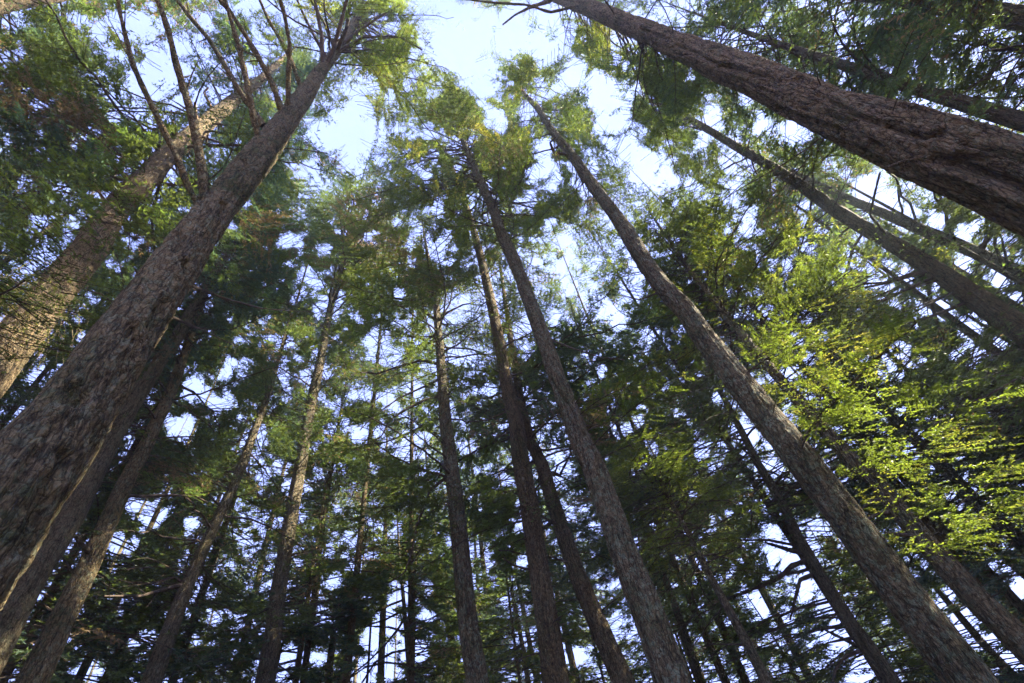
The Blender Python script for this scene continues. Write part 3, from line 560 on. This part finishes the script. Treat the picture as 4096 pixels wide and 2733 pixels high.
# ------------------------------------------------------------------ the individual trees
SPEC = {
# key: label, bark, stem(sides, dz, ridge, lump, twist, scales), crown(z0, Lmax, n, leaf mats, leaf), options
'T1': ('thick mossy trunk nearest the camera at left, with long bare limbs curving up from it', 'mossy', (170, .024, .026, .10, .10, False), (19, 4.6, 100, ('mid', 'bright'), .13), dict(dry=.03, side=(R_(60), 1.5, .75), top_rise=.3)),
'T2': ('stout tree behind the big left one, its pinkish trunk patched with sunlight and broken stubs', 'tan', (64, .07, .02, .08, .08, False), (13, 4.8, 100, ('mid', 'dark', 'teal'), .14), dict(dry=.12)),
'T3': ('pale sunlit trunk cutting across the top left corner', 'tan', (48, .1, .02, .06, .05, False), (17, 4.6, 70, ('mid', 'dark'), .16), dict(dry=.3)),
'T4': ('huge gnarled trunk with deep twisted folds crossing the upper right', 'red', (200, .026, .026, .095, .22, False), (16, 5.2, 100, ('mid', 'bright', 'dark'), .13), dict(dry=.04, side=(R_(-60), 1.3, .5))),
'T5': ('scaly trunk along the top edge in the upper right corner', 'red', (40, .1, .02, .07, .1, False), (12, 5.0, 100, ('dark', 'mid'), .15), dict(dry=.02)),
'T6': ('straight brown trunk at right with bright sky along its lower edge', 'brown', (48, .1, .016, .05, .05, False), (13, 4.8, 110, ('mid', 'dark'), .14), dict(dry=.1)),
'T7': ('slim grey trunk running just above the straight brown one at right', 'grey', (30, .14, .012, .05, .0, False), (17, 4.2, 80, ('dark', 'mid'), .15), dict(dry=.15)),
'T8': ('tall lichen spotted trunk running from the lower right corner to the crown at top centre', 'lichen', (84, .04, .020, .085, .06, False), (17.5, 3.9, 105, ('mid', 'bright', 'dark'), .12), dict(dry=.06)),
'T9': ('tall furrowed trunk right of centre with a bright yellow green crown', 'lichen', (84, .04, .022, .09, .05, False), (15.5, 4.4, 120, ('mid', 'bright'), .12), dict(dry=.04)),
'T10': ('scaly trunk left of the tall furrowed one, with a shaggy sunlit tuft halfway up', 'brown', (60, .05, .008, .05, .0, True), (11.5, 3.2, 120, ('mid', 'dark'), .12), dict(dry=.22, dens=.8)),
'T11': ('upright centre trunk with long ascending side branches and a sunlit right side', 'lichen', (56, .06, .014, .06, .03, False), (12.5, 4.3, 110, ('mid', 'bright'), .13), dict(dry=.16, dens=.8)),
'T12': ('smooth dark trunk with rows of small knots, left of centre', 'grey', (40, .09, .006, .04, .0, False), (10, 3.9, 120, ('dark', 'mid'), .15), dict(dry=.15)),
'T13': ('leaning grey trunk between the furrowed left one and the smooth knotty one', 'grey', (40, .09, .010, .05, .03, False), (8, 3.8, 100, ('dark', 'mid'), .14), dict(dry=.10)),
'T14': ('furrowed trunk at lower left with a sunlit patch near its top', 'mossy', (48, .08, .016, .07, .04, False), (10, 3.6, 80, ('dark', 'mid'), .13), dict(dry=.10)),
'T15': ('dark shaded trunk close behind the thick mossy one at left', 'grey', (48, .08, .014, .06, .05, False), (13, 3.6, 70, ('dark', 'teal'), .13), dict(dry=.05)),
'T16': ('shaded trunk between the scaly one and the tall furrowed one', 'brown', (44, .08, .012, .06, .03, False), (7, 3.4, 110, ('dark', 'mid'), .13), dict(dry=.1)),
'T17': ('young slender tree with a thin bare stem and bright feathery top, lower right of centre', 'grey', (18, .08, .004, .05, .0, False), (5.6, 2.0, 46, ('bright', 'mid'), .09), dict(dry=.0, diamond=True, clearcam=.2)),
'T18': ('split trunk with a heavy side branch reaching left, left of the big lichen spotted one', 'grey', (44, .09, .02, .07, .05, False), (6.5, 4.2, 90, ('dark', 'mid'), .13), dict(dry=.12)),
'T19': ('furrowed trunk slanting across the lower right, right of the big lichen spotted one', 'mossy', (52, .07, .016, .06, .05, False), (9, 4.4, 110, ('mid', 'bright'), .12), dict(dry=.05)),
'T20': ('dark trunk at the right edge half hidden behind hanging foliage', 'grey', (36, .1, .014, .07, .0, False), (4.5, 4.2, 90, ('dark', 'teal', 'mid'), .14), dict(dry=.05)),
'T21': ('thin distant trunk in the gap at the right edge, above the furrowed slanting trunk', 'grey', (20, .16, .008, .04, .0, False), (5, 3.2, 60, ('teal', 'dark'), .18), dict(dry=.05, wood=False)),
'T22': ('thin distant trunk against bright sky in the lower right corner', 'grey', (20, .16, .008, .04, .0, False), (3.5, 3.0, 60, ('teal', 'dark'), .18), dict(dry=.05, wood=False)),
'T23': ('thin dead tree with bare sweeping branches against the sky at the bottom', 'grey', (18, .14, .004, .04, .0, False), None, {}),
'T24': ('broken off dead snag at the bottom left of centre', 'brown', (18, .08, .008, .06, .0, False), None, {}),
'T25': ('thin trunk just left of the upright centre trunk, hung with drooping foliage', 'brown', (22, .12, .006, .05, .0, False), (8, 3.0, 80, ('teal', 'mid'), .15), dict(dry=.2, wood=False, hang=.5)),
'T26': ('thin mossy trunk among foliage at the lower left, left of the leaning grey one', 'brown', (20, .12, .008, .05, .0, False), (7, 3.4, 80, ('mid', 'dark'), .16), dict(dry=.25, wood=False)),
'T27': ('slim pale trunk behind the tall furrowed one, right of it near the bottom', 'grey', (22, .12, .006, .05, .0, False), (8.5, 3.4, 90, ('dark', 'mid'), .15), dict(dry=.15, wood=False)),
'T29': ('thin sunlit stem between the centre trunk and the scaly trunk at the bottom', 'tan', (16, .14, .004, .04, .0, False), (5, 3.0, 80, ('mid', 'teal'), .15), dict(dry=.1, wood=False)),
}
AIM = {
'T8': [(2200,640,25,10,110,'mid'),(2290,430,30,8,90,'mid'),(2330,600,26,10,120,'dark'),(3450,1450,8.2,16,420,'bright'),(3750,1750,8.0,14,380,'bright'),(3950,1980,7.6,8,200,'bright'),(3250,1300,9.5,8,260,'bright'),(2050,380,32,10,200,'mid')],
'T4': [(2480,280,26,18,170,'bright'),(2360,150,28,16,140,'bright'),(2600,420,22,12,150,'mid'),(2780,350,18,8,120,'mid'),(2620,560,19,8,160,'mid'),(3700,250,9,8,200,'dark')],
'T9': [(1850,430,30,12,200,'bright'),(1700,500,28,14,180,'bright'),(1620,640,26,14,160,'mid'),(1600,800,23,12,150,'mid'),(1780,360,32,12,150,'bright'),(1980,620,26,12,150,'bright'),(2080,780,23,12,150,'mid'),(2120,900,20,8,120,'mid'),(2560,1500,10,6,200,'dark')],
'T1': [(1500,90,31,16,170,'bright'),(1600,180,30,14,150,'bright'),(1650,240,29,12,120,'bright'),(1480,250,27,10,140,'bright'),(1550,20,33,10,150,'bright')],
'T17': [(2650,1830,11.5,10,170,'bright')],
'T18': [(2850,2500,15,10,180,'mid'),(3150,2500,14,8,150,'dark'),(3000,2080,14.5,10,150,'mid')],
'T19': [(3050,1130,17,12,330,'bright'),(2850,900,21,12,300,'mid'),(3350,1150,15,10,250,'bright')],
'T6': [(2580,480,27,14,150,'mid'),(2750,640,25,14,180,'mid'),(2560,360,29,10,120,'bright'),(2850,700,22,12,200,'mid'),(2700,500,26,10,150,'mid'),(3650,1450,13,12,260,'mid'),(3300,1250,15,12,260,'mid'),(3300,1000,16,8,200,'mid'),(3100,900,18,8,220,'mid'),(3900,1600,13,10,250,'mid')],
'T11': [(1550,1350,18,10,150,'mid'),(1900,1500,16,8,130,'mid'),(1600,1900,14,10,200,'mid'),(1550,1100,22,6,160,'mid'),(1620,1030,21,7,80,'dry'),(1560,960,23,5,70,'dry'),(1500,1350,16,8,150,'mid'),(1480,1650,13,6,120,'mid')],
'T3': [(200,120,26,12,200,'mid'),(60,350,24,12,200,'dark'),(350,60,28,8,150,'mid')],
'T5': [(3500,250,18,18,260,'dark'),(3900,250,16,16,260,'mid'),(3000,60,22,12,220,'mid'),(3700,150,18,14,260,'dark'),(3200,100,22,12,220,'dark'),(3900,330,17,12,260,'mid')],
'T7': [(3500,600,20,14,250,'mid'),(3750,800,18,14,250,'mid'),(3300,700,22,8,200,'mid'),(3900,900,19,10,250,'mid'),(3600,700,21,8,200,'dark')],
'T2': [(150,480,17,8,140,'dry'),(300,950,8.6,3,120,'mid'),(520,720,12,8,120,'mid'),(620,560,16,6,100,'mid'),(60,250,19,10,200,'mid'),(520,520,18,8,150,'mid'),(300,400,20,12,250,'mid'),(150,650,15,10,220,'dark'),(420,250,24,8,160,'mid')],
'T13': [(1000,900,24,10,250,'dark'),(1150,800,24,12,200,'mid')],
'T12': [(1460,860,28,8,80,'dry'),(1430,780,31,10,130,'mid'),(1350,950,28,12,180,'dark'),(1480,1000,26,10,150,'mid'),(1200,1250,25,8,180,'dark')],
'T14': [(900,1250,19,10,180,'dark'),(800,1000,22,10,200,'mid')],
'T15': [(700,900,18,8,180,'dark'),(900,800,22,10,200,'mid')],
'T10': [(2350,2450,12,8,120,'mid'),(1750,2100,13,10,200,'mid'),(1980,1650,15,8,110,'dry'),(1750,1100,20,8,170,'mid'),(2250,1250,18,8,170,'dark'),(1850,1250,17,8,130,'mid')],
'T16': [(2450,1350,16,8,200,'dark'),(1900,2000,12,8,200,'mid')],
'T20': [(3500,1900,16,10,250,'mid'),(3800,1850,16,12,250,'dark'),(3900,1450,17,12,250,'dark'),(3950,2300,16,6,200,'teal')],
}
KNOT = simple_mat('dark_knot', (0.02, 0.014, 0.01), (0.07, 0.05, 0.035), 20.0)
ROOTS = {}
for ti, (k, (label, bark, (sides, dz, rdg, lmp, tw, scl), cr, opt)) in enumerate(SPEC.items()):
    S = STEM[k]; kind = 'dead_tree' if k in ('T23', 'T24') else 'conifer_tree'
    root = tree_root(kind, label, S['base']); ROOTS[k] = root
    trunk_mesh(S, root, BARK[bark], sides, dz, rdg, lmp, ti*13+1, tw, scales=scl, key=k)
    if cr:
        z0, Lm, n, lf, ls = cr; ex = []
        for a in AIM.get(k, ()): ex += aim(S, a[0], a[1], a[2], a[3], a[4], nm=a[5] if a[5] in lf or a[5] == 'dry' else None)
        o2 = dict(opt); wood = o2.pop('wood', True)
        crown(k, S, root, z0, Lm, n, lf, ls*LEAFK, extra=ex, wood=wood, diamond=o2.pop('diamond', S['D'] < 10), tsp=.13 if S['D'] < 13 else .15, dsp=.055 if S['D'] < 13 else .068, **o2)
        # dead stubs and bare twigs on the clear stem
        for i in range({'T12': 26, 'T10': 22, 'T11': 14}.get(k, 10)):
            z = rng.uniform(max(2.5, z0*.35), z0+3); o, r = stem_at(S, z); az = rng.uniform(0, 6.283)
            e1 = np.array([math.sin(az), math.cos(az), 0]); e2 = np.array([math.cos(az), -math.sin(az), 0])
            long_ = rng.random() < .45; L = rng.uniform(1.2, 3.4) if long_ else rng.uniform(.12, .5)
            ax = axis_of(o+e1*r*.8, e1, e2, L, rng.uniform(-.2, .35), rng.uniform(-.1, .35), rng.normal(0, .12))
            branch_obj(ax, rng.uniform(.010, .020) if long_ else rng.uniform(.012, .022), root, S['base'], TWIG, name='dead_branch', sides=5, twigs=8 if long_ else 1)

# long bare limbs of the thick mossy tree
S = STEM['T1']; LB = BARK['mossy']
for pts, a, b, tf in [
 ([(790,850),(745,733),(715,643),(667,548),(620,447),(572,351),(530,256),(500,137),(480,54),(470,-20)], 24, 11, 1.25),
 ([(805,845),(812,760),(810,691),(786,554),(768,465),(739,369),(703,250),(679,143),(649,48),(615,-30)], 34, 17, 1.30),
 ([(1035,590),(1013,465),(989,334),(959,203),(923,77),(895,-20)], 24, 13, 1.2),
 ([(1010,470),(953,357),(893,250),(834,155),(768,77),(700,-10)], 20, 13, 1.35),
 ([(1135,480),(1090,334),(1042,244),(983,143),(929,60),(860,-20)], 22, 12, 1.15),
 ([(1148,470),(1153,334),(1159,179),(1138,60),(1115,-20)], 18, 11, 1.1),
 ([(1212,380),(1168,250),(1132,179),(1072,77),(1030,-20)], 17, 9, 1.15),
 ([(1290,270),(1287,149),(1269,48),(1255,-20)], 15, 9, 1.1),
 ([(1305,275),(1334,197),(1364,89),(1392,-20)], 15, 10, 1.05),
 ([(1345,225),(1385,120),(1400,20),(1405,-40)], 13, 8, 1.0),
 ([(1360,190),(1440,120),(1530,60),(1600,20)], 12, 5, 1.05),
 ([(1350,215),(1450,150),(1590,145),(1690,200)], 11, 4, 1.05),
 ([(1310,240),(1260,150),(1215,60),(1180,-20)], 12, 7, 1.1),
 ([(790,1160),(900,1195),(1050,1235),(1250,1250)], 12, 4, 1.8),
 ([(720,1285),(830,1330),(950,1390)], 12, 4, 1.7)]:
    ob, Q = limb_px(S, pts, a, b, tf, ROOTS['T1'], LB if a > 16 else TWIG, twigs=5)
# surveyed limbs of other trees
def limbs(k, lst, mat=None, name='branch', tw=7):
    for pts, a, b, tf in lst: limb_px(STEM[k], pts, a, b, tf, ROOTS[k], mat or TWIG, name, tw)
limbs('T11', [
 ([(1735,1280),(1690,1240),(1655,1205),(1560,1190),(1450,1200)], 12, 5, 1.05),([(1745,1290),(1790,1250),(1850,1220),(1900,1210)], 11, 4, .98),
 ([(1735,1335),(1680,1380),(1630,1430),(1590,1450)], 10, 4, 1.0),([(1770,1410),(1830,1380),(1900,1320)], 9, 4, 1.0),
 ([(1755,1460),(1690,1440),(1600,1465),(1510,1495),(1440,1490)], 13, 4, .95),([(1760,1515),(1690,1550),(1600,1590),(1500,1660),(1440,1720)], 10, 3, .92),
 ([(1775,1580),(1700,1600),(1620,1640),(1560,1680),(1530,1740),(1480,1780)], 12, 4, .92),([(1785,1665),(1720,1690),(1640,1730),(1540,1770),(1450,1780)], 12, 4, .9),
 ([(1795,1675),(1850,1680),(1900,1720)], 8, 3, 1.0),([(1770,1910),(1720,1960),(1690,2040),(1665,2110),(1650,2200),(1620,2290),(1560,2330)], 14, 4, .92),
 ([(1745,1300),(1800,1215),(1820,1110),(1835,1040)], 9, 3, 1.08),([(1775,1620),(1820,1520),(1870,1420)], 8, 3, 1.05)])
limbs('T18', [([(3210,2250),(3170,2262),(3130,2300),(3070,2335),(2980,2370),(2900,2400)], 17, 6, .95),([(3200,2220),(3140,2195),(3060,2170)], 18, 8, 1.0),
 ([(3250,2300),(3200,2320),(3180,2400),(3160,2480)], 14, 5, .95),([(3440,2605),(3380,2625),(3340,2680),(3325,2760)], 10, 5, .92),([(3440,2600),(3370,2555),(3300,2520)], 12, 6, 1.0),
 ([(3360,2510),(3290,2515),(3220,2530),(3150,2560)], 12, 5, .95),([(3180,2190),(3070,2160),(2950,2162),(2830,2165)], 9, 4, .9)])
limbs('T19', [([(3530,2000),(3480,2010),(3440,2045)], 14, 6, .97),([(3575,2050),(3510,2055),(3460,2085)], 17, 8, .96),([(3700,2150),(3620,2140),(3540,2132)], 14, 7, .94)])
limbs('T6', [([(3475,900),(3411,995),(3375,1126),(3351,1198),(3339,1347),(3310,1466),(3280,1585),(3268,1704),(3256,1794)], 9, 3, .62),
 ([(3440,880),(3369,930),(3327,1019),(3365,1120),(3399,1228),(3408,1317),(3405,1424),(3447,1496),(3482,1555)], 7, 3, .66),
 ([(3560,940),(3480,860),(3500,770),(3520,690)], 10, 5, .9)])
limbs('T7', [([(3715,940),(3697,1049),(3721,1198),(3756,1317),(3792,1454),(3858,1537),(3905,1645)], 11, 4, .55),([(3925,1000),(3960,940),(4010,900),(4090,880)], 16, 8, 1.0)])
limbs('T4', [([(3760,640),(3700,640),(3620,645),(3540,672)], 16, 6, .93),([(2230,0),(2120,30),(2060,60),(2010,100)], 14, 5, 1.0),([(2330,20),(2200,50),(2110,20),(1960,10),(1800,-10)], 10, 5, 1.0)], BARK['red'])
limbs('T23', [([(1614,2400),(1560,2420),(1480,2460),(1400,2500),(1340,2520)], 9, 3, .95),([(1616,2440),(1540,2480),(1440,2510),(1350,2515)], 9, 3, 1.0),([(1620,2470),(1590,2520),(1540,2580),(1470,2650),(1380,2720)], 9, 3, .9),
 ([(1622,2530),(1560,2510),(1480,2505),(1400,2515)], 8, 3, 1.0),([(1628,2600),(1570,2610),(1500,2650),(1430,2760)], 9, 4, .9),([(1632,2660),(1540,2650),(1460,2670),(1360,2740)], 8, 3, .95),([(1620,2500),(1660,2540),(1690,2600)], 6, 2, 1.0),
 ([(1604,2290),(1560,2330),(1500,2350)], 6, 2, 1.0)], None, 'bare_branch', 14)
limbs('T10', [([(2010,1500),(1960,1470),(1900,1450)], 8, 3, 1.0),([(2035,1560),(1960,1590),(1880,1600),(1800,1640)], 9, 4, .95),([(2040,1640),(1950,1680),(1860,1690)], 9, 4, .95),([(2060,1500),(2130,1480),(2180,1470)], 8, 4, 1.0),
 ([(2060,1720),(1990,1750),(1900,1730)], 8, 3, .95),([(2100,2290),(2050,2260),(2010,2230)], 10, 4, .95)])
limbs('T9', [([(1860,655),(1790,630),(1700,640),(1640,660)], 7, 3, .97),([(1925,740),(1850,690),(1760,660)], 8, 3, .97),([(1945,760),(2050,810),(2200,850),(2300,870)], 9, 3, .95),([(2205,1350),(2280,1390),(2400,1430),(2500,1440)], 8, 3, .9)])
limbs('T8', [([(2270,625),(2215,610),(2200,570),(2230,545)], 12, 7, .99),([(2640,1170),(2560,1200),(2480,1180)], 8, 3, .95)])
limbs('T13', [([(735,2335),(650,2360),(560,2385),(480,2385),(415,2385)], 13, 4, .9),([(740,2340),(700,2310),(610,2330)], 9, 4, 1.0)])
limbs('T14', [([(500,1985),(580,1985),(680,1980),(780,1985),(830,2010)], 11, 4, 1.0),([(355,2215),(330,2180),(305,2150)], 16, 9, .96),([(600,1760),(680,1750),(800,1745)], 8, 3, 1.0)])
limbs('T12', [([(1110,2420),(1040,2450),(960,2490),(900,2500)], 8, 3, .95),([(1250,1590),(1300,1540),(1340,1480)], 7, 3, 1.0)])
limbs('T2', [([(520,720),(495,700),(450,650),(405,605)], 14, 7, 1.0),([(400,800),(390,760),(370,690)], 10, 5, 1.0),([(780,490),(782,450),(780,410)], 12, 8, 1.0),([(850,450),(830,400),(815,370),(835,350)], 10, 5, 1.0),([(720,560),(700,520),(690,480)], 9, 5, 1.0)], DRYTWIG, 'broken_stub', 2)
limbs('T16', [([(2180,1880),(2240,1900),(2280,1820),(2290,1750)], 12, 6, .97),([(2210,2080),(2180,2110),(2165,2120)], 18, 10, .97)])

# shaggy sunlit tufts on two stems
def tuft(k, px, py, dist, n, rad):
    S = STEM[k]; sp = Soup(); c = EYE+rays(px, py)*dist; o, r = stem_at(S, c[2])
    for i in range(n):
        az = rng.uniform(0, 6.28); e1 = np.array([math.sin(az), math.cos(az), 0])*rng.uniform(.4, 1)
        st = c+rng.normal(0, rad*.25, 3); L = rad*rng.uniform(.6, 1.2); s = np.linspace(0, 1, 6)[:, None]
        Q = st+e1*L*s*.9+np.array([0, 0, 1.0])*(0.5*s-1.3*s*s)*L+rng.normal(0, .02, (6, 3))
        V, F = tube(Q, np.linspace(.006, .002, 6), 4); sp.quads(V, F, 1)
        m = 26; t = rng.uniform(.2, 1, m); p = np.stack([np.interp(t, s[:, 0], Q[:, j]) for j in range(3)], 1); q = rng.normal(0, 1, (m, 3)); q[:, 2] -= .6; q /= np.linalg.norm(q, axis=1, keepdims=True)
        sv = np.cross(q, rng.normal(0, 1, (m, 3))); sv /= np.linalg.norm(sv, axis=1, keepdims=True); ln = rng.uniform(.04, .09, m)
        V = np.empty((m, 3, 3)); V[:, 0] = p-sv*.008; V[:, 1] = p+sv*.008; V[:, 2] = p+q*ln[:, None]; sp.tris(V.reshape(-1, 3), np.arange(m*3).reshape(-1, 3), 0)
    o2 = sp.build('twig_tuft', [LEAF['bright'], DRYTWIG], ROOTS[k], False, S['base']); o2['label'] = 'shaggy sunlit tuft of pale twigs'
tuft('T10', 2010, 1410, np.linalg.norm(stem_at(STEM['T10'], 14.6)[0]-EYE)-0.5, 70, .75)
tuft('T2', 160, 1200, np.linalg.norm(stem_at(STEM['T2'], 10.4)[0]-EYE)-1.2, 90, 1.0)

# ------------------------------------------------------------------ trees further back in the stand
mains = np.array([STEM[k]['base'][:2] for k in STEM]); placed = []
def far_tree(az, D, H, r0, z0, Lm, n, mats, leaf, dens=1.0, dry=.08, bk=None):
    x, y = math.sin(R_(az))*D, math.cos(R_(az))*D; g = float(ground_z(x, y))
    zs = np.linspace(0, H, 9); lean = rng.normal(0, .012, 2); bend = rng.normal(0, .25, 2)
    A = np.stack([x+lean[0]*zs+bend[0]*np.sin(zs/H*3), y+lean[1]*zs+bend[1]*np.sin(zs/H*3), g+zs], 1)
    S = dict(A=A, r=np.maximum(.01, r0*(1-(zs/H)**1.3)), base=A[0].copy(), D=D, top=A[-1][2], h=None)
    root = tree_root('conifer_tree', FAR_LABEL, A[0], group='conifers further back in the stand')
    trunk_mesh(S, root, BARK[bk or ['grey', 'brown', 'mossy'][int(rng.integers(0, 3))]], 16, .3, .008, .05, int(rng.integers(0, 999)), 0.0)
    crown('far', S, root, z0, Lm, n, mats, leaf*LEAFK, wood=False, tsp=.2, dsp=.10, dry=dry, clearcam=.2, dens=dens, hard=1.0)
FAR_LABEL = 'slender conifer further back, seen only in pieces between the nearer trunks and foliage'
def ok(x, y, dm):
    return np.min(np.hypot(mains[:, 0]-x, mains[:, 1]-y)) > dm and (not placed or min(math.hypot(a-x, b-y) for a, b in placed) > dm*1.3)
def ring(n, az0, az1, d0, d1, dm, **kw):
    c = t = 0
    while c < n and t < 4000:
        t += 1; az = az0+(az1-az0)*((c+rng.random())/n); D = rng.uniform(d0, d1); x, y = math.sin(R_(az))*D, math.cos(R_(az))*D
        if not ok(x, y, dm): continue
        placed.append((x, y)); c += 1
        yield az, D
def crown_top(px, py, D, **kw):
    d = rays(px, py); hl = math.hypot(d[0], d[1]); az = math.degrees(math.atan2(d[0], d[1])); H = 1.6+D*d[2]/hl
    placed.append((math.sin(R_(az))*D, math.cos(R_(az))*D)); far_tree(az, D, H, kw.get('r', .13), kw.get('z0', 5), kw.get('L', 3.8), kw.get('n', 125), kw.get('m', ('mid', 'dark')), kw.get('leaf', .19), bk='brown')
for a in ((1180,590,17.5),(1000,640,19),(1560,760,17),(2420,650,16.5),(2640,820,19),(3060,560,20),(3330,760,22),(280,200,20),(500,450,21),(850,700,20),(2980,900,21),(330,620,21),(2330,790,15.5),(2240,1130,17),(3700,1000,19),(3900,1300,18),(3150,450,24),(3500,500,22),(3900,600,20),(3700,1300,17),(1450,1250,19),(1380,1600,18),(1650,2050,20),(2700,500,21),(1650,950,18),(2150,850,18),(900,1300,17),(1320,760,18),(3500,1000,21)): crown_top(*a)
for a in ((900,1750,17,'mid'),(1480,1900,19,'mid'),(1950,1850,17,'bright'),(2850,1650,18,'bright'),(700,2100,18,'mid'),(2250,2100,18,'bright'),(2900,2250,19,'mid'),(3600,2050,20,'teal'),(1250,2150,20,'teal'),(1750,2200,21,'mid'),(3750,2350,22,'teal'),(2450,1950,20,'mid'),(450,1700,18,'mid'),(3100,1900,22,'mid')):
    crown_top(a[0], a[1], a[2], r=.07, z0=1.5, L=3.2, n=80, m=(a[3], 'dark'))
for az, D in ring(15, -112, 60, 17, 25, 1.9): far_tree(az, D, rng.uniform(25, 31), .2, rng.uniform(6, 9), 3.8, 92, [('dark', 'mid'), ('mid', 'teal'), ('mid', 'dark')][int(rng.integers(0, 3))], .19, .85)
for az, D in ring(16, -106, 66, 26, 36, 2.2): far_tree(az, D, rng.uniform(25, 33), .2, rng.uniform(3, 6), 4.0, 92, [('teal', 'mid'), ('mid', 'bright'), ('mid', 'bright')][int(rng.integers(0, 3))], .24, .8)
for az, D in ring(15, -100, 66, 38, 58, 2.4): far_tree(az, D, rng.uniform(24, 34), .2, rng.uniform(1.5, 4), 4.6, 85, [('teal', 'mid'), ('mid', 'bright')][int(rng.integers(0, 2))], .34, .7)
for az, D in ring(7, -130, -92, 11, 22, 2.0): far_tree(az, D, rng.uniform(26, 32), .22, rng.uniform(9, 12), 4.4, 100, ('mid', 'dark'), .17)
for az, D in ring(7, 64, 104, 11, 26, 2.2): far_tree(az, D, rng.uniform(25, 31), .22, rng.uniform(7, 10), 4.6, 90, ('mid', 'dark'), .17, .9)
# ------------------------------------------------------------------ faint blue volume added to lift the dark shade
def fill_haze():
    x0, x1, y0, y1, z0, z1 = -70, 75, -40, 75, -2.2, 62
    V = np.array([[x, y, z] for z in (z0, z1) for y in (y0, y1) for x in (x0, x1)], float)
    F = [[0, 2, 3, 1], [4, 5, 7, 6], [0, 1, 5, 4], [2, 6, 7, 3], [0, 4, 6, 2], [1, 3, 7, 5]]
    m = bpy.data.materials.new('fill_haze_volume'); m.use_nodes = True; t = m.node_tree; t.nodes.clear()
    v = t.nodes.new('ShaderNodeVolumePrincipled'); v.inputs['Color'].default_value = (.70, .84, 1, 1); v.inputs['Density'].default_value = FILL_HAZE
    v.inputs['Anisotropy'].default_value = 0.2
    t.links.new(v.outputs[0], t.nodes.new('ShaderNodeOutputMaterial').inputs['Volume'])
    o = mesh_obj('fill_haze', V, F, None, [m]); o['kind'] = 'stuff'
fill_haze()
print('faces', sum(len(o.data.polygons) for o in bpy.data.objects if o.type == 'MESH'), 'objects', len(bpy.data.objects))
